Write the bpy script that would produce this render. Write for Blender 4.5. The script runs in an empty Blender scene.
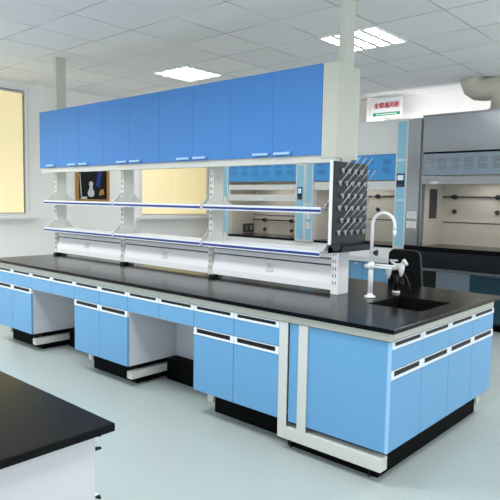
import bpy, bmesh, math, random
from mathutils import Vector, Matrix, Euler
random.seed(7)
SC = bpy.context.scene
COL = SC.collection

# ------------------------------------------------------------------ camera
cam_d = bpy.data.cameras.new('camera'); cam = bpy.data.objects.new('camera', cam_d); COL.objects.link(cam)
cam_d.sensor_width = 36.0; cam_d.sensor_fit = 'HORIZONTAL'
cam_d.lens = 577.07 / 500 * 36.0
_y, _p, _r = math.radians(41.748), math.radians(4.8735), math.radians(1.045)
fw = Vector((-math.sin(_y)*math.cos(_p), math.cos(_y)*math.cos(_p), -math.sin(_p)))
rt = Vector((math.cos(_y), math.sin(_y), 0)); up = rt.cross(fw)
r2 = rt*math.cos(_r) + up*math.sin(_r); u2 = -rt*math.sin(_r) + up*math.cos(_r)
M = Matrix((r2, u2, -fw)).transposed().to_4x4(); M.translation = Vector((1.3915, -2.6557, 1.4865))
cam.matrix_world = M
cam_d.clip_start = 0.05; cam_d.clip_end = 200
SC.camera = cam

# ------------------------------------------------------------------ world + exposure
W = bpy.data.worlds.new('world'); SC.world = W; W.use_nodes = True
bg = W.node_tree.nodes['Background']
bg.inputs[0].default_value = (0.93, 0.97, 1.0, 1); bg.inputs[1].default_value = 0.95
SC.view_settings.view_transform = 'Standard'; SC.view_settings.look = 'None'
SC.view_settings.gamma = 1; SC.view_settings.use_curve_mapping = False
SC.view_settings.exposure = 0.64
LAMP_STRENGTH = 10.0
BLIND_STRENGTH = 0.25
def added_lamp(x, y, w=20, size=.56, z=2.97, spread=150):
    l = bpy.data.lights.new('added_lamp', 'AREA'); l.size = size; l.energy = w; l.color = (1, .985, .96); l.spread = math.radians(spread)
    o = bpy.data.objects.new('added_lamp', l); COL.objects.link(o); o.location = (x, y, z)
for lx, ly, lw in ((.9, 2.1, 26), (.9, 4.4, 20), (3.2, 2.1, 26), (-3.9, 3.9, 5), (-5.1, 3.0, 12), (-2.7, 3.3, 5), (-5.2, -1.2, 26), (.9, -.9, 26),
                   (-1.5, -1.2, 36), (-3.9, -1.2, 36), (.9, -3.5, 12), (-1.5, -3.5, 10), (-3.9, -3.5, 16)):
    added_lamp(lx, ly, lw*.62)  # unseen ceiling lamps, added to bring up the room's brightness
for hx in (-4.54, -2.87, -1.20):          # unseen lamps added under the liner tops to brighten the hood interiors
    added_lamp(hx, 4.5, 1.2, .35, 1.77, 180)
dl = bpy.data.lights.new('added_daylight_fill', 'AREA'); dl.shape = 'RECTANGLE'; dl.size = 5.5; dl.size_y = 1.9; dl.energy = 15; dl.color = (.95, .98, 1)
do = bpy.data.objects.new('added_daylight_fill', dl); COL.objects.link(do); do.location = (-2.2, -5.9, 2.0); do.rotation_euler = (math.radians(90), 0, 0)  # area light added behind the camera as a daylight fill
hl = bpy.data.lights.new('added_wall_fill', 'AREA'); hl.shape = 'RECTANGLE'; hl.size = 2.6; hl.size_y = .12; hl.energy = 2.6
ho = bpy.data.objects.new('added_wall_fill', hl); COL.objects.link(ho); ho.location = (-1.75, 4.62, 2.62); ho.rotation_euler = (math.radians(115), 0, 0)  # unseen strip light added above the hoods to brighten the back wall

# ------------------------------------------------------------------ materials
def s2l(c):
    c = c/255
    return c/12.92 if c <= .04045 else ((c+.055)/1.055)**2.4
def rgb(r, g, b): return (s2l(r), s2l(g), s2l(b), 1)
def mat(name, col, rough=.5, metal=0, noise=.04, scale=8, spec=.5, emit=None, es=0, bump=0, coat=0):
    m = bpy.data.materials.new(name); m.use_nodes = True
    nt = m.node_tree; b = nt.nodes['Principled BSDF']
    b.inputs['Roughness'].default_value = rough; b.inputs['Metallic'].default_value = metal
    b.inputs['Specular IOR Level'].default_value = spec
    if coat: b.inputs['Coat Weight'].default_value = coat; b.inputs['Coat Roughness'].default_value = .12
    tc = nt.nodes.new('ShaderNodeTexCoord'); nz = nt.nodes.new('ShaderNodeTexNoise')
    nz.inputs['Scale'].default_value = scale; nz.inputs['Detail'].default_value = 4
    nt.links.new(tc.outputs['Object'], nz.inputs['Vector'])
    mx = nt.nodes.new('ShaderNodeMix'); mx.data_type = 'RGBA'
    mx.inputs[6].default_value = tuple(min(1, c*(1-noise)) for c in col[:3])+(1,)
    mx.inputs[7].default_value = tuple(min(1, c*(1+noise)) for c in col[:3])+(1,)
    nt.links.new(nz.outputs['Fac'], mx.inputs[0]); nt.links.new(mx.outputs[2], b.inputs['Base Color'])
    if bump:
        bp = nt.nodes.new('ShaderNodeBump'); bp.inputs['Strength'].default_value = bump
        nt.links.new(nz.outputs['Fac'], bp.inputs['Height']); nt.links.new(bp.outputs['Normal'], b.inputs['Normal'])
    if emit:
        b.inputs['Emission Color'].default_value = emit; b.inputs['Emission Strength'].default_value = es
    return m
BLUE = mat('blue_laminate', rgb(104, 163, 208), .38, noise=.02)
BLUE_UP = mat('deep_blue_laminate', rgb(72, 134, 204), .42, noise=.02, spec=.3)
BLUE_LT = mat('pale_blue_edge', rgb(150, 200, 235), .4)
WHITE = mat('white_powder_coat', rgb(232, 235, 238), .4, noise=.02)
GREY = mat('pale_grey_powder_coat', rgb(208, 211, 205), .45, noise=.02)
RAILM = mat('warm_grey_steel', rgb(196, 199, 188), .45, noise=.03)
PANEL = mat('grey_white_board', rgb(206, 209, 214), .5, noise=.02)
BLACKTOP = mat('black_epoxy_worktop', rgb(13, 13, 15), .17, noise=.12, scale=60, spec=.13)
BLACK = mat('black_plastic', rgb(9, 9, 10), .45, spec=.35)
PLINTH = mat('black_plinth', rgb(8, 8, 9), .7, spec=.1)
NAVY = mat('navy_strip', rgb(34, 52, 132), .35)
PEGB = mat('charcoal_polypropylene', rgb(30, 35, 43), .45)
PEGM = mat('pale_plastic_peg', rgb(178, 184, 190), .35)
ALU = mat('bright_aluminium_edge', rgb(228, 236, 244), .3, noise=.02)
HANDLEB = mat('pale_blue_handle', rgb(165, 205, 245), .3, noise=.02)
STEEL = mat('brushed_stainless', rgb(168, 172, 178), .26, metal=1, noise=.05, scale=3)
STEELB = mat('blue_grey_steel', rgb(150, 164, 180), .33, metal=.85, noise=.05, scale=3)
STEELD = mat('dark_gloss_steel', rgb(70, 76, 82), .2, metal=.9, noise=.05)
LINER = mat('beige_hood_liner', rgb(206, 200, 188), .55, noise=.03)
HWHITE = mat('white_hood_steel', rgb(214, 218, 220), .4, noise=.02)
HBLUE = mat('blue_hood_panel', rgb(64, 152, 220), .35, noise=.03)
HPALE = mat('pale_blue_hood_inset', rgb(142, 198, 224), .4, noise=.02)
WALL = mat('white_wall_paint', rgb(248, 246, 243), .8, noise=.015)
DARKG = mat('dark_grey_metal', rgb(60, 62, 66), .4)
DUCT = mat('beige_plastic_duct', rgb(205, 203, 190), .5, noise=.03)
WOODF = mat('tan_wood_frame', rgb(176, 130, 70), .5, noise=.15, scale=20)
TEAL = mat('teal_reflection_steel', rgb(48, 78, 92), .2, metal=.4)
SEAM = mat('dark_seam', rgb(60, 64, 68), .7)
RED = mat('red_lettering', rgb(200, 38, 52), .5)
GREEN = mat('green_strip', rgb(30, 140, 92), .5)
SCREEN = mat('display_screen', rgb(30, 40, 62), .2)
SCREENL = mat('lit_display', rgb(200, 214, 230), .3, emit=rgb(180, 205, 235), es=.25)
BLIND = mat('yellow_roller_blind', rgb(246, 234, 190), .8, noise=.03, scale=1.5, emit=rgb(253, 230, 172), es=BLIND_STRENGTH)  # emission stands in for daylight coming through the cloth
LAMP = mat('lamp_diffuser', rgb(255, 255, 255), .5, emit=(1, .98, .95, 1), es=LAMP_STRENGTH)
GLASS = mat('dark_window_pane', rgb(30, 34, 36), .1)
RUBBER = mat('dark_rubber', rgb(24, 24, 26), .6)

def ceiling_mat():
    m = bpy.data.materials.new('suspended_ceiling_tiles'); m.use_nodes = True
    nt = m.node_tree; b = nt.nodes['Principled BSDF']; b.inputs['Roughness'].default_value = .85
    tc = nt.nodes.new('ShaderNodeTexCoord'); sp = nt.nodes.new('ShaderNodeSeparateXYZ')
    nt.links.new(tc.outputs['Object'], sp.inputs[0])
    def math_(op, a, bb=None):
        n = nt.nodes.new('ShaderNodeMath'); n.operation = op
        for i, v in enumerate((a, bb)):
            if v is None: continue
            if isinstance(v, (int, float)): n.inputs[i].default_value = v
            else: nt.links.new(v, n.inputs[i])
        return n.outputs[0]
    ls = []
    for ax in 'XY':
        f = math_('FRACT', math_('DIVIDE', math_('ADD', sp.outputs[ax], 60.0), .6))
        d = math_('MINIMUM', f, math_('SUBTRACT', 1.0, f))
        ls.append(math_('LESS_THAN', d, .010))
    line = math_('MAXIMUM', ls[0], ls[1])
    # tile to tile tint
    vor = nt.nodes.new('ShaderNodeTexWhiteNoise'); vor.noise_dimensions = '2D'
    fl = nt.nodes.new('ShaderNodeVectorMath'); fl.operation = 'FLOOR'
    sc = nt.nodes.new('ShaderNodeVectorMath'); sc.operation = 'SCALE'; sc.inputs['Scale'].default_value = 1/.6
    nt.links.new(tc.outputs['Object'], sc.inputs[0]); nt.links.new(sc.outputs[0], fl.inputs[0]); nt.links.new(fl.outputs[0], vor.inputs['Vector'])
    mx0 = nt.nodes.new('ShaderNodeMix'); mx0.data_type = 'RGBA'
    mx0.inputs[6].default_value = rgb(238, 238, 240); mx0.inputs[7].default_value = rgb(245, 245, 247)
    nt.links.new(vor.outputs['Value'], mx0.inputs[0])
    nz = nt.nodes.new('ShaderNodeTexNoise'); nz.inputs['Scale'].default_value = 1.3
    nt.links.new(tc.outputs['Object'], nz.inputs['Vector'])
    mxl = nt.nodes.new('ShaderNodeMix'); mxl.data_type = 'RGBA'
    mxl.inputs[6].default_value = rgb(178, 180, 182); mxl.inputs[7].default_value = rgb(226, 226, 224)
    rp = nt.nodes.new('ShaderNodeMapRange'); rp.inputs[1].default_value = .45; rp.inputs[2].default_value = .6
    nt.links.new(nz.outputs['Fac'], rp.inputs[0]); nt.links.new(rp.outputs[0], mxl.inputs[0])
    mx = nt.nodes.new('ShaderNodeMix'); mx.data_type = 'RGBA'
    nt.links.new(line, mx.inputs[0]); nt.links.new(mx0.outputs[2], mx.inputs[6]); nt.links.new(mxl.outputs[2], mx.inputs[7])
    nt.links.new(mx.outputs[2], b.inputs['Base Color'])
    return m
CEIL = ceiling_mat()
FLOORM = mat('pale_green_grey_epoxy_floor', rgb(169, 181, 180), .32, noise=.03, scale=1.2, spec=.4)

# ------------------------------------------------------------------ mesh helpers
class MB:
    def __init__(s): s.bm = bmesh.new(); s.mats = []
    def _mi(s, m):
        if m not in s.mats: s.mats.append(m)
        return s.mats.index(m)
    def box(s, x0, x1, y0, y1, z0, z1, m, b=0.0):
        mi = s._mi(m)
        r = bmesh.ops.create_cube(s.bm, size=1)
        vs = r['verts']
        bmesh.ops.scale(s.bm, vec=(abs(x1-x0), abs(y1-y0), abs(z1-z0)), verts=vs)
        bmesh.ops.translate(s.bm, vec=((x0+x1)/2, (y0+y1)/2, (z0+z1)/2), verts=vs)
        fs = list({f for v in vs for f in v.link_faces})
        for f in fs: f.material_index = mi
        if b > 0:
            es = list({e for v in vs for e in v.link_edges})
            rr = bmesh.ops.bevel(s.bm, geom=es, offset=b, segments=2, affect='EDGES', profile=.5)
            for f in rr['faces']: f.material_index = mi
        return s
    def prism(s, pts, axis, a0, a1, m):
        """extrude a 2-D outline along an axis; pts are the other two coordinates in xyz order"""
        mi = s._mi(m)
        def P(p, a):
            return {'x': (a, p[0], p[1]), 'y': (p[0], a, p[1]), 'z': (p[0], p[1], a)}[axis]
        A = [s.bm.verts.new(P(p, a0)) for p in pts]; B = [s.bm.verts.new(P(p, a1)) for p in pts]
        fs = [s.bm.faces.new(A), s.bm.faces.new(list(reversed(B)))]
        n = len(pts)
        for i in range(n):
            fs.append(s.bm.faces.new((A[(i+1) % n], A[i], B[i], B[(i+1) % n])))
        for f in fs: f.material_index = mi
        bmesh.ops.recalc_face_normals(s.bm, faces=fs)
        return s
    def tube(s, path, r, m, n=12, caps=True):
        mi = s._mi(m)
        path = [Vector(p) for p in path]; rs = r if isinstance(r, (list, tuple)) else [r]*len(path)
        rings = []; prev = None
        for i, p in enumerate(path):
            t = (path[min(i+1, len(path)-1)] - path[max(i-1, 0)]).normalized()
            if prev is None:
                a = Vector((0, 0, 1)) if abs(t.z) < .9 else Vector((1, 0, 0))
                u = t.cross(a).normalized()
            else:
                u = (prev - t*prev.dot(t)).normalized()
            prev = u; v = t.cross(u)
            rings.append([s.bm.verts.new(p + (u*math.cos(2*math.pi*k/n) + v*math.sin(2*math.pi*k/n))*rs[i]) for k in range(n)])
        fs = []
        for A, B in zip(rings, rings[1:]):
            for k in range(n):
                f = s.bm.faces.new((A[k], A[(k+1) % n], B[(k+1) % n], B[k])); f.smooth = True; fs.append(f)
        if caps:
            fs.append(s.bm.faces.new(list(reversed(rings[0])))); fs.append(s.bm.faces.new(rings[-1]))
        for f in fs: f.material_index = mi
        bmesh.ops.recalc_face_normals(s.bm, faces=fs)
        return s
    def ball(s, c, r, m, sx=1, sy=1, sz=1):
        mi = s._mi(m)
        rr = bmesh.ops.create_uvsphere(s.bm, u_segments=14, v_segments=8, radius=r)
        bmesh.ops.scale(s.bm, vec=(sx, sy, sz), verts=rr['verts'])
        bmesh.ops.translate(s.bm, vec=c, verts=rr['verts'])
        for f in {f for v in rr['verts'] for f in v.link_faces}: f.material_index = mi; f.smooth = True
        return s
    def build(s, name, parent=None, loc=None):
        me = bpy.data.meshes.new(name); s.bm.to_mesh(me); s.bm.free()
        for m in s.mats: me.materials.append(m)
        o = bpy.data.objects.new(name, me); COL.objects.link(o)
        if parent is not None: o.parent = parent
        if loc is not None: o.location = loc
        return o
def arc(cx, cz, r, a0, a1, n, y):
    return [(cx + r*math.cos(math.radians(a0+(a1-a0)*i/n)), y, cz + r*math.sin(math.radians(a0+(a1-a0)*i/n))) for i in range(n+1)]
def tag(o, label, cat, group=None):
    o['label'] = label; o['category'] = cat
    if group: o['group'] = group
    return o
def thing(name, label, cat, loc=(0, 0, 0), rz=0, group=None):
    o = bpy.data.objects.new(name, None); COL.objects.link(o); o.empty_display_size = .1
    o.location = loc; o.rotation_euler = (0, 0, rz)
    return tag(o, label, cat, group)
def struct(o): o['kind'] = 'structure'; return o
KIDS = {}
def dup(root, loc, label, rz=None):
    def rec(o, par):
        c = o.copy(); COL.objects.link(c)
        if par is not None: c.parent = par
        for ch in [q for q in COL.objects if q.parent == o and q is not c]: rec(ch, c)
        return c
    c = rec(root, None); c.location = loc
    if rz is not None: c.rotation_euler = (0, 0, rz)
    c['label'] = label
    return c

# ================================================================== STRUCTURE
XW, YB, ZC = -6.15, 5.0, 3.0
struct(MB().box(-6.4, 4.2, -6, 5.2, -.1, 0, FLOORM).build('floor'))
struct(MB().box(-6.4, 4.2, -6, 5.2, ZC, ZC+.1, CEIL).build('ceiling'))
struct(MB().box(-6.4, 4.2, YB, YB+.2, 0, ZC, WALL).build('wall_back'))
# left wall with two window openings
win = [(-.75, 1.245, 1.24, 2.95), (3.10, 4.64, 1.21, 2.90)]
w = MB(); xa, xb = XW-.2, XW
ys = [-6, win[0][0], win[0][1], win[1][0], win[1][1], YB]
for i in range(5):
    if i in (1, 3):
        q = win[(i-1)//2]
        w.box(xa, xb, ys[i], ys[i+1], 0, q[2], WALL); w.box(xa, xb, ys[i], ys[i+1], q[3], ZC, WALL)
    else: w.box(xa, xb, ys[i], ys[i+1], 0, ZC, WALL)
struct(w.build('wall_left'))
for k, (y0, y1, z0, z1) in enumerate(win):
    o = bpy.data.objects.new('window_%d' % (k+1), None); COL.objects.link(o); o.location = (XW, (y0+y1)/2, z0); struct(o)
    L = (y1-y0)/2; H = z1-z0
    f = MB(); t = .05
    f.box(-.12, .012, -L, -L+t, 0, H, WHITE, .004).box(-.12, .012, L-t, L, 0, H, WHITE, .004).box(-.12, .012, -L+t, L-t, H-t, H, WHITE, .004).box(-.12, .012, -L+t, L-t, 0, t*.4, WHITE, .004)
    f.build('window_frame', o)
    MB().box(-.125, -.115, -L+t, L-t, .02, H-t, GLASS).build('pane', o)
    # blind: cloth with a slight belly and one overlap seam
    b = MB(); b.box(-.022, -.012, -L+t+.004, L-t-(.03 if k == 0 else .006), .03, H-t-.04, BLIND)
    if k == 1: b.box(-.012, -.008, -.02, L-t-.01, .03, H-t-.05, BLIND)
    b.tube([(-.04, -L+t+.004, H-t-.03), (-.04, L-t-.006, H-t-.03)], .026, WHITE, 12)
    b.build('blind', o)
    MB().box(.0, .10, -L-.06, L+.09, -.055, -.015, WHITE, .006).build('sill', o)

# ================================================================== CEILING LIGHTS
def ceiling_light(loc, label):
    t = thing('ceiling_light', label, 'ceiling light', loc, 0, 'recessed ceiling light panels')
    a = .297
    f = MB()
    for (x0, x1, y0, y1) in ((-a, a, -a, -a+.018), (-a, a, a-.018, a), (-a, -a+.018, -a+.018, a-.018), (a-.018, a, -a+.018, a-.018)):
        f.box(x0, x1, y0, y1, -.022, -.001, WHITE, .003)
    f.build('frame', t)
    MB().box(-a+.018, a-.018, -a+.018, a-.018, -.006, -.002, LAMP).build('diffuser', t)
    g = MB()
    for i in range(1, 4):
        p = -a + 2*a*i/4
        g.box(p-.02, p+.02, -a+.018, a-.018, -.021, -.007, WHITE)
    for i in range(1, 5):
        p = -a + 2*a*i/5
        g.box(-a+.018, a-.018, p-.013, p+.013, -.020, -.007, WHITE)
    g.build('louvre', t)
    return t
cl = ceiling_light((-1.5, 2.1, ZC), 'square louvred ceiling light panel right of the centre, just behind the tall grey ceiling post')
dup(cl, (-3.9, 2.1, ZC), 'square louvred ceiling light panel above the middle of the blue wall cabinets, further left')

# ================================================================== MAIN ISLAND BENCH
PW = .3768; L0 = .729; ZT = .772; HT = .85; TH = .024
def front_handle(mb, x0, x1, z0, z1):
    """aluminium edge pull: upper lip, deep lower lip, end caps and a dark grip slot between"""
    mb.box(x0, x1, -.004, .018, z0, z0+.014, ALU, .002)
    mb.box(x0, x1, .002, .018, z1-.006, z1, ALU)
    mb.box(x0, x0+.028, -.002, .018, z0+.014, z1-.006, ALU)
    mb.box(x1-.028, x1, -.002, .018, z0+.014, z1-.006, ALU)
    mb.box(x0+.028, x1-.028, .003, .018, z0+.0142, z1-.0062, BLACK)
def fronts(t, n, pw, doors=True, x_off=0.0):
    for k in range(n):
        x0, x1 = x_off+k*pw+.002, x_off+(k+1)*pw-.002
        d = MB().box(x0, x1, 0, .018, .622, .732, BLUE, .0015).build('drawer_front', t)
        h = MB(); front_handle(h, x0, x1, .732, ZT); h.build('handle', d)
        if doors:
            d = MB().box(x0, x1, 0, .018, .182, .570, BLUE, .0015).build('door', t)
            h = MB(); front_handle(h, x0, x1, .570, .618); h.build('handle', d)
def shell(mb, wd, y0, y1, z0, z1, m, zin=None):
    mb.box(0, .018, y0, y1, z0, z1, m); mb.box(wd-.018, wd, y0, y1, z0, z1, m)
    mb.box(.018, wd-.018, y1-.012, y1, z0, z1, m); mb.box(.018, wd-.018, y0, y1-.012, z0, z0+.018, m)
    mb.box(.018, wd-.018, y0, y1-.012, .60, .612, m)
    return mb
def base_cabinet(loc, label):
    t = thing('base_cabinet', label, 'cabinet', loc, 0, 'blue base cabinets along the front of the island bench')
    shell(MB(), 2*PW, .019, .70, .18, ZT, PANEL).build('carcass', t)
    fronts(t, 2, PW)
    MB().box(.066, 2*PW-.07, .15, .69, 0, .18, PLINTH).build('plinth', t)
    return t
xs = [-L0-2*PW*(i+1) for i in range(5)]
c1 = base_cabinet((xs[0], 0, 0), 'blue two-door base cabinet beside the pale bench leg, rightmost on the long front')
c2 = dup(c1, (xs[2], 0, 0), 'blue two-door base cabinet standing between the two knee openings')
c3 = dup(c1, (xs[4], 0, 0), 'blue two-door base cabinet at the far left end of the island bench')
def knee_unit(loc, label):
    t = thing('drawer_unit', label, 'drawer unit', loc, 0, 'drawer units over the knee openings')
    wd = 2*PW
    MB().box(.001, wd-.001, .019, .49, .612, .624, PANEL).box(.001, .014, .019, .49, .624, ZT, PANEL).box(wd-.014, wd-.001, .019, .49, .624, ZT, PANEL).build('carcass', t)
    fronts(t, 2, PW, False)
    MB().box(.001, wd-.001, .50, .515, .18, ZT, PANEL).build('back_panel', t)
    MB().box(.001, wd-.001, .40, .69, 0, .178, PLINTH).build('plinth', t)
    return t
k1 = knee_unit((xs[1], 0, 0), 'pair of blue drawers above the right-hand knee opening of the island bench')
k2 = dup(k1, (xs[3], 0, 0), 'pair of blue drawers above the left-hand knee opening of the island bench')
# end cabinets, facing +X
EP = .375
def end_cabinet(y, label, first):
    t = thing('end_cabinet', label, 'cabinet', (0, y, 0), math.pi/2, 'blue cabinets across the sink end of the island bench')
    wd = 2*EP
    a = .004 if first else 0
    m = MB()
    zs0, zs1 = (ZT, .69) if first else (.69, ZT)
    m.box(.018+a if first else 0, .034 if first else .016, .019, .655, .18, zs0, PANEL)
    m.box(wd-.016, wd, .019, .655, .18, zs1, PANEL)
    m.box(.034, wd-.016, .643, .655, .18, ZT, PANEL); m.box(.034, wd-.016, .019, .643, .18, .198, PANEL)
    m.build('carcass', t)
    for k in range(2):
        x0, x1 = k*EP+.002+(.016 if (first and k == 0) else 0), (k+1)*EP-.002
        d = MB().box(x0, x1, 0, .018, .622, .732, BLUE, .0015).build('drawer_front', t)
        h = MB(); front_handle(h, x0, x1, .732, ZT); h.build('handle', d)
        d = MB().box(x0, x1, 0, .018, .182, .570, BLUE, .0015).build('door', t)
        h = MB(); front_handle(h, x0, x1, .570, .618); h.build('handle', d)
    if first:
        MB().box(.004, .018, .016, .655, .18, ZT, BLUE).build('side_panel', t)
        e = MB().box(.002, .018, 0, .016, .18, ZT, BLUE_LT, .001).build('corner_post', t)
        MB().box(.070, wd, .085, .700, 0, .178, PLINTH).build('plinth', t)
    else:
        MB().box(0, wd-.05, .085, .655, 0, .178, PLINTH).build('plinth', t)
    return t
end_cabinet(0, 'blue end cabinet at the near corner with a plain blue side panel facing the camera', True)
end_cabinet(.75, 'blue end cabinet at the far right end of the bench, below the sink end worktop', False)
# steel frame
fr = thing('bench_frame', 'pale grey steel frame of the island bench with double corner legs and foot bar', 'bench frame', (0, 0, 0))
XL = -L0-10*PW
MB().box(XL, -.001, 0, .028, ZT+.004, HT-TH, RAILM, .002).build('front_rail', fr)
MB().box(-.028, -.001, .029, 1.5, ZT+.004, HT-TH, RAILM, .002).build('end_rail', fr)
for x0 in (-.7275, -.584):
    MB().box(x0, x0+.064, -.006, .0030, .146, ZT+.003, GREY, .002).build('leg', fr)
MB().box(-.7275, -.028, -.006, .066, .071, .1455, GREY, .003).build('foot_bar', fr)
for x in (-.67, -.13):
    MB().tube([(x, .060, 0), (x, .060, .008), (x, .060, .01), (x, .060, .070)], [.009, .009, .006, .006], BLACK, 12).build('leveller', fr)
for i in (0, 2, 4):
    for x0 in (xs[i]+.004, xs[i]+2*PW-.066):
        if i == 0 and x0 > xs[0]+.3: continue
        MB().box(x0, x0+.06, .045 if x0 > xs[i]+.3 else .135, .69, .066, .126, GREY, .003).build('foot_rail', fr)
MB().box(-.60, -.07, 1.452, 1.495, .06, .12, GREY, .003).build('foot_rail', fr)
# worktop with a sink cut-out
def ring_top(x0, x1, y0, y1, z0, z1, hx0, hx1, hy0, hy1, m):
    s = MB(); mi = s._mi(m); bm = s.bm
    def loop(a, b, c, d, z): return [bm.verts.new(p) for p in ((a, c, z), (b, c, z), (b, d, z), (a, d, z))]
    b_ = .003
    oT = loop(x0+b_, x1-b_, y0+b_, y1-b_, z1); oM = loop(x0, x1, y0, y1, z1-b_); oB = loop(x0, x1, y0, y1, z0)
    iT = loop(hx0, hx1, hy0, hy1, z1); iB = loop(hx0, hx1, hy0, hy1, z0)
    for i in range(4):
        j = (i+1) % 4
        for A, B in ((oT, iT), (oM, oT), (oB, oM), (iB, oB), (iT, iB)):
            bm.faces.new((A[i], A[j], B[j], B[i]))
    bmesh.ops.recalc_face_normals(bm, faces=bm.faces[:])
    return s
SX0, SX1, SY0, SY1 = -.462, -.096, .546, .98
o = ring_top(XL-.03, .032, -.034, 1.535, HT-TH, HT, SX0, SX1, SY0, SY1, BLACKTOP).build('worktop')
tag(o, 'long black worktop of the island bench with a sink cut into its right end', 'worktop')
# sink basin hung in the cut-out
s = MB(); a = .004
s.box(SX0+a, SX0+.012, SY0+a, SY1-a, .715, .845, PLINTH).box(SX1-.012, SX1-a, SY0+a, SY1-a, .715, .845, PLINTH)
s.box(SX0+.012, SX1-.012, SY0+a, SY0+.012, .715, .845, PLINTH).box(SX0+.012, SX1-.012, SY1-.012, SY1-a, .715, .845, PLINTH)
s.box(SX0+a, SX1-a, SY0+a, SY1-a, .705, .715, PLINTH)
sk = thing('sink', 'black sink basin let into the right end of the island worktop', 'sink', (0, 0, 0))
s.build('basin', sk)
MB().tube([((SX0+SX1)/2, .76, .715), ((SX0+SX1)/2, .76, .72)], .035, DARKG, 16).build('drain', sk)

# ================================================================== REAGENT RACK
rk = thing('reagent_rack', 'white steel reagent rack with two tiers of blue-edged shelves along the bench', 'shelf rack', (-2.7, .75, HT))
def R(mb, name, par=rk): return mb.build(name, par, None)
OX, OY, OZ = -2.7, .75, HT          # parts below are written in world coordinates and shifted
class RB(MB):
    def build(s, name, parent=None, loc=None):
        bmesh.ops.translate(s.bm, vec=(-OX, -OY, -OZ), verts=s.bm.verts[:])
        return MB.build(s, name, parent)
posts = [-4.52, -3.285, -2.06, -.83]
for i, x in enumerate(posts):
    m = RB(); top = 2.999 if i == 3 else 1.775
    m.box(x, x+.05, .69, .81, HT+.0005, top, GREY if i < 3 else RAILM, .004)
    p = m.build('post', rk)
    if i == 0: RB().box(x, x+.06, .69, .81, 2.413, 2.999, RAILM, .004).build('ceiling_post', rk)
    # row of slots punched in the uprights
    z = .92
    sl = RB(); yy_ = .6805 if i == 3 else .6885
    while z < 1.70:
        xx = x+.012
        sl.box(xx, xx+.006, yy_, .692, z, z+.022, DARKG); sl.box(xx+.02, xx+.026, yy_, .692, z, z+.022, DARKG); z += .05
    sl.build('slot', p)
    # white sleeve at the foot
    if i == 3: RB().box(x-.004, x+.056, .682, .818, HT+.0005, 1.16, WHITE, .003).build('foot_sleeve', p)
    if i < 3: RB().box(x+.055, x+.115, .64, .70, HT+.0005, HT+.028, BLACK, .003).build('dark_gap_block', p)  # black block stands in for the dark gap beside the post
def shelf(x0, x1, z):
    m = RB()
    m.box(x0, x1, .60, .90, z-.018, z, WHITE, .002)
    sh = m.build('shelf', rk)
    e = RB(); e.prism([(.578, z-.036), (.60, z-.036), (.60, z+.006), (.578, z+.006)], 'x', x0, x1, ALU); e.build('edge_strip', sh)
    RB().box(x0+.002, x1-.002, .5755, .578, z-.027, z-.010, NAVY).build('blue_inlay', sh)
bx = [(-4.555, -3.275), (-3.245, -2.045), (-2.015, -.86)]
for (x0, x1) in bx:
    for z in (1.446, 1.149): shelf(x0, x1, z)
for i, x in enumerate(posts):
    for z in (1.447, 1.150):
        xb_ = x-.005
        for (ya, yb) in ((.605, .689), (.895, .811)):
            m = RB()
            if i < 3:
                m.prism([(ya, z+.001), (yb, z+.001), (yb, z+.085), (ya+(.01 if ya < yb else -.01), z+.012)], 'x', x+.052, x+.058, GREY).build('bracket', rk)
                m = RB()
            m.prism([(ya, z+.001), (yb, z+.001), (yb, z+.085), (ya+(.01 if ya < yb else -.01), z+.012)], 'x', xb_-.003 if i < 3 else x-.024, xb_+.003 if i < 3 else x-.018, GREY)
            m.build('bracket', rk)
# service trunking with sockets, between posts
tr = [(posts[0]+.052, posts[1]-.002), (posts[1]+.052, posts[2]-.002), (posts[2]+.052, posts[3]-.006)]
for k, (x0, x1) in enumerate(tr):
    m = RB()
    m.prism([(.690, .878), (.81, .878), (.81, .925), (.785, 1.045), (.80, 1.05), (.80, 1.09), (.70, 1.09), (.70, 1.05), (.715, 1.045), (.690, .925)], 'x', x0, x1, WHITE)
    c = m.build('service_trunking', rk)
    RB().box(x0+.01, x1-.01, .698, .703, 1.046, 1.056, DARKG).build('seam', c)
    xm = (-3.89, -2.63, -1.40)[k]
    # socket on the sloped face
    b = MB(); b.box(-.038, .038, -.006, .004, -.034, .034, WHITE, .003); b.box(-.032, .032, -.0075, -.006, -.028, .028, GREY, .001)
    for (sx, sz) in ((-.01, .008), (.01, .008), (0, -.012)): b.box(sx-.003, sx+.003, -.0085, -.0075, sz-.006, sz+.006, DARKG)
    ob = b.build('socket', c); ob.location = (xm-OX, .7005-OY, .988-OZ); ob.rotation_euler = (-math.radians(11.8), 0, 0)

# ================================================================== WALL CABINETS ON THE RACK
ZB, ZU, YF = 1.782, 2.412, .60
DW = .4275
def top_cabinet(x0, n, dw, label, handles):
    wd = n*dw
    t = thing('overhead_cabinet', label, 'cabinet', (x0, YF, ZB), 0, 'blue overhead cabinets in one row on the reagent rack')
    MB().box(.001, wd-.001, .019, .31, 0, ZU-ZB, GREY, .001).build('carcass', t)
    for k in range(n):
        d = MB().box(k*dw+.0007, (k+1)*dw-.0007, 0, .018, .024, ZU-ZB, BLUE_UP, .0015).build('door', t)
        hx = handles[k]
        h = MB(); h.box(hx-.075, hx+.075, -.026, -.006, .034, .054, HANDLEB, .005)
        h.box(hx-.06, hx-.04, -.008, -.0005, .036, .05, HANDLEB); h.box(hx+.04, hx+.06, -.008, -.0005, .036, .05, HANDLEB)
        h.build('handle', d)
    return t
ul = ['blue overhead cabinet nearest the camera, at the right end of the row', 'blue overhead cabinet second from the right end of the row, above the further yellow blind',
      'blue overhead cabinet in the exact middle of the row of five', 'blue two-door overhead cabinet second from the left end of the row, above the framed picture']
for i in range(4):
    top_cabinet(-.888-2*DW*(i+1), 2, DW, ul[i], (DW-.10, DW+.10))
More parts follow.
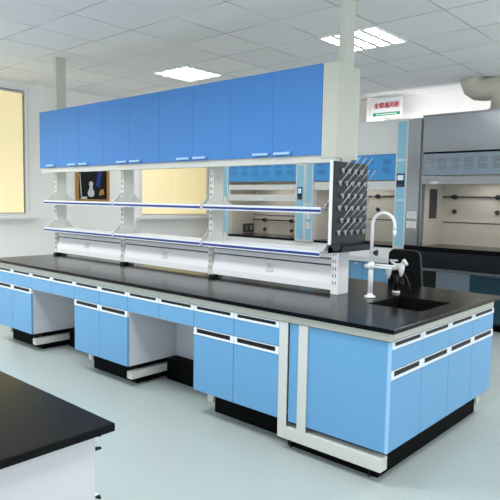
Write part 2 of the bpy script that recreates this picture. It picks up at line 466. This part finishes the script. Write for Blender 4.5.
top_cabinet(-.888-8*DW-.355, 1, .355, 'narrow blue overhead cabinet with one door at the far left end of the row', (.25,))
RB().box(-.886, -.765, .60, .684, 1.782, 2.412, RAILM, .003).build('end_cover', rk)
RB().box(-.886, -.79, .816, .912, 1.782, 2.412, RAILM, .003).build('end_cover', rk)
RB().box(-.886, -.836, .686, .814, 1.782, 2.412, RAILM).build('end_filler', rk)
RB().box(-4.64, -.77, .602, .66, 1.752, 1.781, GREY, .002).build('top_rail', rk)

# ================================================================== PEGBOARD DRYING RACK
pb = thing('drying_rack', 'charcoal pegboard glassware drying rack hung on the end post of the white rack', 'drying rack', (-.763, .745, 1.19))
Y0, Y1 = -.21, .21
MB().box(0, .035, Y0, Y1, .0, .567, PEGB, .006).build('board', pb)
MB().box(.004, .026, Y0-.012, Y0-.001, .015, .570, WHITE, .002).build('side_strip', pb)
m = MB(); m.prism([(.0, -.04), (.10, -.03), (.11, .012), (.1, .012), (.092, -.018), (.037, -.024), (.036, .0), (0, .0)], 'y', Y0, Y1, PEGB)
m.prism([(.0, -.04), (.10, -.03), (.11, .012), (.036, .03), (0, .0)], 'y', Y0, Y0+.006, PEGB)
m.prism([(.0, -.04), (.10, -.03), (.11, .012), (.036, .03), (0, .0)], 'y', Y1-.006, Y1, PEGB)
m.build('drip_tray', pb)
MB().box(-.009, -.0005, -.04, .04, .12, .46, GREY).build('mounting_plate', pb)
peg = None
for r_ in range(6):
    ny = 4 if r_ % 2 == 0 else 5
    for c_ in range(ny):
        yy = (-.127 + .078*c_) if ny == 4 else (-.158 + .078*c_)
        zz = .511 - .082*r_
        if peg is None:
            m = MB()
            m.tube([(.035, 0, 0), (.043, 0, 0), (.056, 0, .006)], [.010, .010, .008], PEGM, 10)
            m.tube([(.05, 0, 0), (.126, 0, .088)], [.0042, .0034], PEGM, 8)
            m.tube([(.044, 0, -.002), (.050, 0, -.022)], [.008, .006], PEGM, 8)
            peg = m.build('peg', pb); q = peg
        else:
            q = peg.copy(); COL.objects.link(q); q.parent = pb
        q.location = (0, yy, zz)

# ================================================================== TAP AND EYEWASH
fx, fy = -.572, .771
t = thing('gooseneck_tap', 'tall white gooseneck lab tap standing beside the black sink', 'tap', (fx, fy, HT))
MB().tube([(0, 0, .001), (0, 0, .012), (0, 0, .014), (0, 0, .03)], [.038, .036, .02, .018], WHITE, 18).build('base', t)
MB().tube([(0, 0, .02), (0, 0, .24)], .017, WHITE, 14).tube([(0, 0, .195), (0, 0, .235)], .023, WHITE, 14).build('column', t)
MB().tube([(0, 0, .236), (0, 0, .49)] + arc(.082, .49, .082, 180, 0, 14, 0)[1:] + [(.164, 0, .455)], .011, WHITE, 12).tube([(.164, 0, .46), (.164, 0, .42)], [.013, .009], WHITE, 10).build('spout', t)
m = MB()
m.tube([(0, -.018, .212), (.16, -.018, .212)], .008, WHITE, 10).tube([(0, .03, .222), (.16, .03, .222)], .008, WHITE, 10)
m.tube([(-.035, -.018, .212), (.01, -.018, .212)], .016, WHITE, 10).tube([(0, -.02, .216), (0, .034, .222)], .014, WHITE, 10)
m.build('side_arm', t)
MB().tube([(.018, 0, .305), (.04, 0, .305)], [.012, .022], BLACK, 12).tube([(.0, 0, .305), (.02, 0, .305)], .008, WHITE, 8).build('valve_knob', t)
ex, ey = -.552, 1.10
t = thing('eyewash', 'black twin-head eyewash with white nozzles and lever behind the sink', 'eyewash', (ex, ey, HT))
MB().tube([(0, 0, .001), (0, 0, .014)], [.03, .026], WHITE, 16).build('base_ring', t)
MB().tube([(0, 0, .012), (0, 0, .16)], .019, BLACK, 14).build('stem', t)
MB().box(-.045, .05, -.03, .03, .15, .21, BLACK, .012).build('head', t)
for sx, zz in ((-.042, .10), (.055, .125)):
    m = MB(); m.tube([(sx, -.04, zz+.09), (sx, -.04, zz+.06), (sx, -.04, zz+.03), (sx, -.04, zz)], [.02, .024, .017, .008], WHITE, 14)
    m.build('nozzle', t)
MB().tube([(-.042, -.04, .165), (.055, -.04, .19)], .011, WHITE, 10).tube([(-.03, -.045, .235), (.03, -.045, .19), (.055, -.045, .185)], .010, WHITE, 10).tube([(-.03, -.05, .236), (.03, -.05, .236)], .005, WHITE, 8).tube([(0, -.045, .19), (.04, -.045, .21)], .011, WHITE, 8).build('pipework', t)
MB().tube([(.035, -.03, .2), (.075, -.04, .245)], .006, WHITE, 8).tube([(.07, -.04, .243), (.105, -.06, .215)], .012, WHITE, 10).build('lever', t)
MB().tube([(.03, .02, .16), (.05, .06, .10), (.065, .075, .05), (.07, .08, .006)], .008, RUBBER, 8).build('hose', t)

# ================================================================== LAB CHAIR BEHIND THE BENCH
ch = thing('lab_chair', 'black lab chair with rounded backrest behind the island bench, beyond the eyewash', 'chair', (-.888, 2.12, 0))
def rounded(w_, h_, r_, n=6):
    pts = []
    for cx, cz, a0 in ((w_-r_, h_-r_, 0), (-w_+r_, h_-r_, 90), (-w_+r_, -h_+r_, 180), (w_-r_, -h_+r_, 270)):
        for i in range(n+1):
            a_ = math.radians(a0+90*i/n); pts.append((cx+r_*math.cos(a_), cz+r_*math.sin(a_)))
    return pts
o = MB().prism([(p[0]*(1 - .12*max(0, p[1]/.2)), p[1]) for p in rounded(.158, .2, .05)], 'y', -.015, .02, BLACK).build('backrest', ch, (0, -.22, .895))
o.rotation_euler = (math.radians(6), 0, 0)
MB().prism([(p[0], p[1]) for p in rounded(.21, .2, .06)], 'z', .52, .58, BLACK).build('seat', ch)
MB().tube([(0, .05, .515), (0, -.2, .51), (0, -.255, .56), (0, -.255, .86)], .018, BLACK, 10).build('back_support', ch)
MB().tube([(0, 0, .12), (0, 0, .52)], .025, DARKG, 12).build('column', ch)
for k in range(5):
    a_ = 2*math.pi*k/5
    lg = MB().tube([(0, 0, .13), (.27*math.cos(a_), .27*math.sin(a_), .07)], [.025, .016], BLACK, 8).build('leg', ch)
    MB().tube([(.27*math.cos(a_)-.012, .27*math.sin(a_), .03), (.27*math.cos(a_)+.012, .27*math.sin(a_), .03)], .03, RUBBER, 12).build('caster', lg)

# ================================================================== FUME HOODS
HF, HB = 4.20, 4.97
def vents(mb, x0, x1, z_rows, n, m, wv=.11):
    for z in z_rows:
        for i in range(n):
            xc = x0 + (x1-x0)*(i+.5)/n
            for q in range(3):
                mb.box(xc-wv/2, xc+wv/2, -.006, .002, z+q*.022-.03, z+q*.022-.018, m, .002)
def inset_pillar(t, x0, x1, z0, z1, body, inset, panels):
    p = MB().box(x0, x1, 0, .30, z0, z1, body, .003).build('pillar', t)
    for (a, b) in panels:
        MB().box(x0+.022, x1-.022, -.004, .001, a, b, inset, .001).build('inset_panel', p)
    return p
def display(p, xc, z0, z1, w_=.09):
    d = MB().box(xc-w_/2, xc+w_/2, -.012, -.003, z0, z1, SCREEN, .003).build('control_display', p)
    MB().box(xc-w_/2+.014, xc+w_/2-.014, -.0135, -.0115, (z0+z1)/2, z1-.02, SCREENL).build('screen', d)
    MB().box(xc-w_/2+.018, xc+w_/2-.018, -.0135, -.0115, z0+.015, z0+.035, DARKG).build('button_row', d)
def sockets(p, xc, zs, m=WHITE):
    for z in zs:
        s_ = MB().box(xc-.032, xc+.032, -.011, -.0005, z-.043, z+.043, m, .004)
        for (a, b) in ((-.012, .012), (.012, .012), (0, -.014)): s_.box(xc+a-.003, xc+a+.003, -.0125, -.0105, z+b-.008, z+b+.008, DARKG)
        s_.build('socket', p)
def interior(t, x0, x1, z0, z1, rod_z, ports, dz=.19):
    yb = HB-HF-.12
    MB().box(x0, x1, yb, yb+.015, z0, z1, LINER).build('rear_baffle', t)
    for z in (1.25,):
        MB().box(x0, x1, yb-.006, yb, z-.006, z+.006, SEAM).build('baffle_slot', t)
    MB().box(x0, x0+.012, .10, yb, z0, z1, LINER).build('liner_left', t)
    MB().box(x1-.012, x1, .10, yb, z0, z1, LINER).build('liner_right', t)
    MB().box(x0+.012, x1-.012, .10, yb, z1-.012, z1, LINER).build('liner_top', t)
    MB().tube([(x0+.012, yb-.03, rod_z), (x1-.012, yb-.03, rod_z)], .010, DARKG, 8).build('lattice_rod', t)
    for px_ in ports:
        MB().tube([(px_, yb-.001, rod_z), (px_, yb-.05, rod_z)], [.035, .025], DARKG, 12).tube([(px_, yb-.04, rod_z), (px_, yb-.075, rod_z)], .016, BLACK, 10).build('rod_clamp', t)
        MB().tube([(px_, yb-.001, rod_z-dz), (px_, yb-.03, rod_z-dz)], [.032, .024], DARKG, 12).build('service_port', t)
def hood(x0, x1, label, kind):
    t = thing('fume_hood', label, 'fume hood', (x0, HF, 0))
    wd = x1-x0; top = 2.565; wt = .935
    blue = kind != 'steel'
    pl, pr = (.165, .165)
    body = HWHITE if blue else STEEL
    # base
    b = MB().box(.01, wd-.01, .03, HB-HF, .09, .70, GREY if blue else STEELD).build('base_cabinet', t)
    MB().box(.03, wd-.03, .08, .7, 0, .09, PLINTH).build('plinth', t)
    n = 8 if blue else 4
    for k in range(n):
        a = .015+(wd-.03)*k/n; c = .015+(wd-.03)*(k+1)/n
        if blue: dm = HPALE if False else BLUE
        else: dm = (STEELD, STEELB, TEAL, TEAL)[k]  # teal reflection on the dark steel is put into the door colours
        d = MB().box(a+.002, c-.002, .008, .029, .11, .695, dm, .002).build('door', t)
        MB().box((a+c)/2-.04, (a+c)/2+.04, -.006, .0075, .655, .668, ALU, .002).build('handle', d)
    # sill and worktop
    if blue:
        MB().prism([(-.03, .715), (.06, .715), (.06, .90), (.03, .90), (-.03, .76)], 'x', .0, wd, HWHITE).build('sill', t)
        MB().box(-.001, wd+.001, -.034, -.028, .70, .716, HWHITE, .001).build('sill_edge', t)
        MB().box(pl, wd-pr, .02, HB-HF, .902, wt, BLACKTOP, .003).build('hood_worktop', t)
    else:
        MB().box(0, wd, -.01, .03, .69, .90, STEELD, .002).build('front_fascia', t)
        MB().box(0, wd, -.022, -.0105, .655, .688, STEEL, .003).build('steel_rail', t)
        MB().box(0, wd, -.02, HB-HF, .902, .955, BLACKTOP, .004).build('hood_worktop', t)
        wt = .955
    # pillars
    z0 = wt if not blue else .905
    if blue:
        pan = [(z0+.03, 1.42), (1.45, 1.70), (1.88, 2.11), (2.14, 2.53)] if kind == 'blueA' else [(z0+.03, 1.55), (1.58, 2.09), (2.11, 2.53)]
        P1 = inset_pillar(t, 0, pl-.02 if kind == 'blueB' else pl, z0, top, HWHITE, HPALE, [(z0+.03, 1.44), (1.47, 2.1), (2.13, 2.53)])
        P2 = inset_pillar(t, wd-pr, wd, z0, top, HWHITE, HPALE, [(z0+.03, 1.52), (1.545, 2.03), (2.055, 2.53)] if kind == 'blueB' else [(z0+.03, 1.53), (1.56, 2.02), (2.05, 2.13), (2.16, 2.53)])
        if kind == 'blueB': display(P2, wd-pr/2, 1.70, 1.87, .11)
        else: display(P2, wd-pr/2, 1.52, 1.70, .085)
        sockets(P1, pl/2-.01 if kind == 'blueB' else pl/2, (1.28, 1.14) if kind == 'blueB' else ())
    else:
        P1 = MB().box(0, .175, 0, .30, z0, top-.02, STEEL, .004).build('pillar', t)
        P2 = MB().box(wd-.175, wd, 0, .30, z0, top-.02, STEEL, .004).build('pillar', t)
        sockets(P1, .05, (1.345, 1.22)); sockets(P2, .12, (1.345, 1.22))
        MB().box(.168, .176, -.003, -.0005, z0, top-.02, SEAM).build('pillar_seam', P1)
    xi0, xi1 = (pl, wd-pr) if blue else (.20, wd-.20)
    if not blue:
        MB().box(.1765, .199, .02, .30, z0, top, STEEL).build('sash_track', t); MB().box(wd-.199, wd-.1765, .02, .30, z0, top, STEEL).build('sash_track', t)
    # upper fascia
    if blue:
        if kind == 'blueB': xi0 = pl-.02
        MB().box(xi0, xi1, .004, .04, 2.125, top, HWHITE, .003).build('top_fascia', t)
        v = MB().box(xi0, xi1, .006, .04, 1.79, 2.12, HBLUE, .003).build('vent_panel', t)
        nn = 6 if kind == 'blueA' else 5
        for z in (2.03, 1.92):
            for i in range(nn):
                m = MB(); xc = xi0+(xi1-xi0)*(i+.5)/nn
                for q in range(3): m.box(xc-.06, xc+.06, .0005, .007, z+q*.022-.03, z+q*.022-.018, BLUE_UP, .002)
                m.build('vent_louvre', v)
        if kind == 'blueB':
            s_ = MB().box(xi0, xi1, .015, .05, 1.66, 1.775, HWHITE, .004).build('sash', t)
        else:
            s_ = MB().box(xi0, xi1, .015, .05, 1.66, 1.74, HWHITE, .004).box(xi0, xi1, .015, .05, 1.485, 1.585, HWHITE, .004)
            s_.box(xi0, xi0+.03, .015, .05, 1.585, 1.66, HWHITE).box(xi1-.03, xi1, .015, .05, 1.585, 1.66, HWHITE)
            s_ = s_.build('sash', t)
        MB().box((xi0+xi1)/2-.06, (xi0+xi1)/2+.06, -.003, .0145, 1.665 if kind == 'blueB' else 1.495, 1.685 if kind == 'blueB' else 1.515, ALU, .003).build('sash_grip', s_)
        iz = 1.80
    else:
        MB().box(.2, wd-.2, .002, .05, 2.125, top, STEEL, .003).build('top_fascia', t)
        MB().box(.176, wd-.176, .001, .3, top+.0005, top+.02, STEEL, .003).build('top_cap', t)
        v = MB().box(.2, wd-.2, .012, .05, 1.842, 2.105, STEELB, .003).build('vent_panel', t)
        for z in (2.02, 1.935):
            for i in range(8):
                m = MB()
                xc = .29+(wd-.58)*i/7
                for q in range(3): m.box(xc-.05, xc+.05, .004, .0125, z+q*.02-.02, z+q*.02-.008, STEEL, .002)
                m.build('vent_louvre', v)
        s_ = MB().box(.2, wd-.2, -.004, .045, 1.728, 1.828, STEEL, .004).build('sash', t)
        MB().box(.31, .42, -.012, -.0045, 1.742, 1.762, WHITE, .002).build('sash_label', s_)
        iz = 1.86
    interior(t, xi0, xi1, wt, iz, 1.17 if kind == 'blueA' else 1.585, [xi0+.25, xi0+.70] if kind == 'blueB' else ([.43, 1.0, 1.4] if blue else [xi0+.17, xi0+.72, xi1-.1]), .16 if kind == 'blueA' else .19)
    if not blue:
        MB().box(xi0+.0125, xi0+.018, .22, .44, 1.30, 1.68, DARKG, .002).build('side_vent', t)
    if kind == 'blueA':
        MB().box(xi0+.0125, xi0+.03, .36, .62, .955, 1.10, DARKG, .003).box(xi0+.03, xi0+.034, .39, .47, .985, 1.07, STEEL).box(xi0+.03, xi0+.034, .51, .59, .985, 1.07, STEEL).build('socket_box', t)
    # outer casing
    c = MB()
    c.box(0, .012, .301, HB-HF, z0, top, body); c.box(wd-.012, wd, .301, HB-HF, z0, top, body)
    c.box(.012, wd-.012, .06, HB-HF, top-.012, top, body); c.box(.012, wd-.012, HB-HF-.012, HB-HF, z0, top-.012, body)
    c.build('casing', t)
    return t
hood(-5.40, -3.676, 'white and blue fume hood nearest the left wall, seen through the white rack', 'blueA')
hood(-3.673, -2.068, 'white and blue fume hood in the middle, behind the drying rack', 'blueB')
hood(-2.064, -.345, 'stainless steel fume hood at the right edge, with dark gloss base', 'steel')

# ================================================================== DUCTS, COLUMN AND SIGN
t = thing('exhaust_duct', 'beige plastic exhaust duct bending from the steel hood up to the ceiling', 'duct', (-1.0, 4.42, 2.596))
MB().tube([(0, 0, .001), (0, 0, .14)] + arc(-.12, .14, .12, 0, 90, 6, 0)[1:] + [(-.22, 0, .262)] + [(-.30, 0, .275), (-.35, 0, .31), (-.37, 0, .36), (-.37, 0, .4035)], .135, DUCT, 20).build('pipe', t)
MB().tube([(0, 0, .0005), (0, 0, .02)], .16, DUCT, 20).build('flange', t)
struct(MB().box(-3.05, -2.76, 4.80, YB-.001, 2.57, ZC-.001, WALL, .004).build('trim_1'))
sg = thing('wall_sign', 'white sign with red characters over a green strip, on the back wall above the hood', 'sign', (-2.69, 4.75, 2.735))
MB().box(-.24, .225, -.004, .045, -.05, .225, WHITE, .003).build('board', sg)
gs = MB().box(-.215, .205, -.009, -.0045, -.021, .022, GREEN, .001).build('green_strip', sg)
wm = MB()
for q in range(9): wm.box(-.16+q*.036, -.135+q*.036, -.0098, -.0088, -.006, .008, WHITE)
wm.build('white_small_print', gs)
def text(s_, size, x, y, z, m, name, par, sx=1):
    c = bpy.data.curves.new(name, 'FONT'); c.body = s_; c.size = size; c.extrude = .002; c.align_x = 'CENTER'; c.offset = size*.012
    o = bpy.data.objects.new(name, c); COL.objects.link(o)
    dg = bpy.context.evaluated_depsgraph_get(); me = bpy.data.meshes.new_from_object(o.evaluated_get(dg))
    bpy.data.objects.remove(o); me.materials.clear(); me.materials.append(m)
    o = bpy.data.objects.new(name, me); COL.objects.link(o); o.parent = par
    o.location = (x, y, z); o.rotation_euler = (math.pi/2, 0, 0); o.scale = (sx, 1, 1)
    return o
text('全钢通风柜', .083, -.005, -.008, .092, RED, 'red_lettering', sg, .95)

# ================================================================== PICTURE ON LEFT WALL
pc = thing('framed_picture', 'dark picture in a tan wooden frame on the left wall between the windows', 'picture', (XW+.001, 2.23, 1.42))
m = MB(); a, hh, t_ = .285, .56, .045
m.box(0, .03, -a, -a+t_, 0, hh, WOODF, .004).box(0, .03, a-t_, a, 0, hh, WOODF, .004).box(0, .03, -a+t_, a-t_, 0, t_, WOODF, .004).box(0, .03, -a+t_, a-t_, hh-t_, hh, WOODF, .004)
m.build('frame', pc)
MB().box(.001, .012, -a+t_, a-t_, t_, hh-t_, BLACK).build('print', pc)
MB().tube([(.0125, -.03, .14), (.0145, -.03, .14)], .058, PANEL, 16).prism([(-.075, .09), (.015, .09), (-.008, .27), (-.05, .27)], 'x', .0125, .0142, PANEL).tube([(.0125, -.03, .275), (.0145, -.03, .275)], .036, PANEL, 14).build('pale_figure', pc)
MB().prism([(-.2, .09), (-.185, .09), (-.21, .42), (-.225, .42)], 'x', .0125, .014, LINER).build('pale_streak', pc)
MB().prism([(.1, .1), (.2, .12), (.19, .2), (.13, .19)], 'x', .0125, .014, WOODF).build('tan_patch', pc)
MB().prism([(-.2, .05), (-.1, .05), (-.1, .085), (-.2, .08)], 'x', .0125, .014, GREY).build('grey_patch', pc)
MB().prism([(.05, .25), (.12, .22), (.16, .45), (.10, .48)], 'x', .0125, .014, NAVY).build('dark_blue_patch', pc)

# ================================================================== FOREGROUND BENCH
FX, FY = .022, -1.763
o = MB().box(-3.2, .052, -3.25, -1.716, HT-.024, HT, BLACKTOP, .003).build('worktop')
tag(o, 'black worktop of the foreground bench, cropped at the bottom left corner', 'worktop')
fb = thing('side_bench', 'grey-white panelled bench under the black worktop in the bottom left corner', 'bench', (0, FY, 0))
MB().box(FX-.02, FX, -1.44, .0, .10, HT-.0245, PANEL, .001).build('end_panel', fb)
MB().box(-3.1, FX-.021, -1.43, -.02, .10, HT-.0245, PANEL).build('carcass', fb)
MB().box(-3.1, FX-.05, -1.36, -.1, 0, .10, PLINTH).build('plinth', fb)
for k in range(4):
    x1 = FX-.021-k*.75; x0 = x1-.744
    def hk(mb, z0, z1):
        for zz, s_ in ((z1, -1),):
            mb.prism([(-.0, z1), (.026, z1), (.031, z1-.012), (.026, z1-.014), (.014, z1-.007), (.004, z1-.008), (.004, z0+.012), (.030, z0+.007), (.033, z0), (0, z0)], 'x', x0, x1, ALU)
            mb.prism([(-.0, z1), (.026, z1), (.031, z1-.012), (.026, z1-.014), (.014, z1-.007), (.004, z1-.008), (.004, z0+.012), (.030, z0+.007), (.033, z0), (0, z0)], 'x', x1, x1+.004, BLACK)
    d = MB().box(x0, x1, -.019, -.001, .632, .762, BLUE, .0015).build('drawer_front', fb)
    h = MB(); hk(h, .764, .815); h.build('handle', d)
    d = MB().box(x0, x1, -.019, -.001, .12, .576, BLUE, .0015).build('door', fb)
    h = MB(); hk(h, .578, .628); h.build('handle', d)
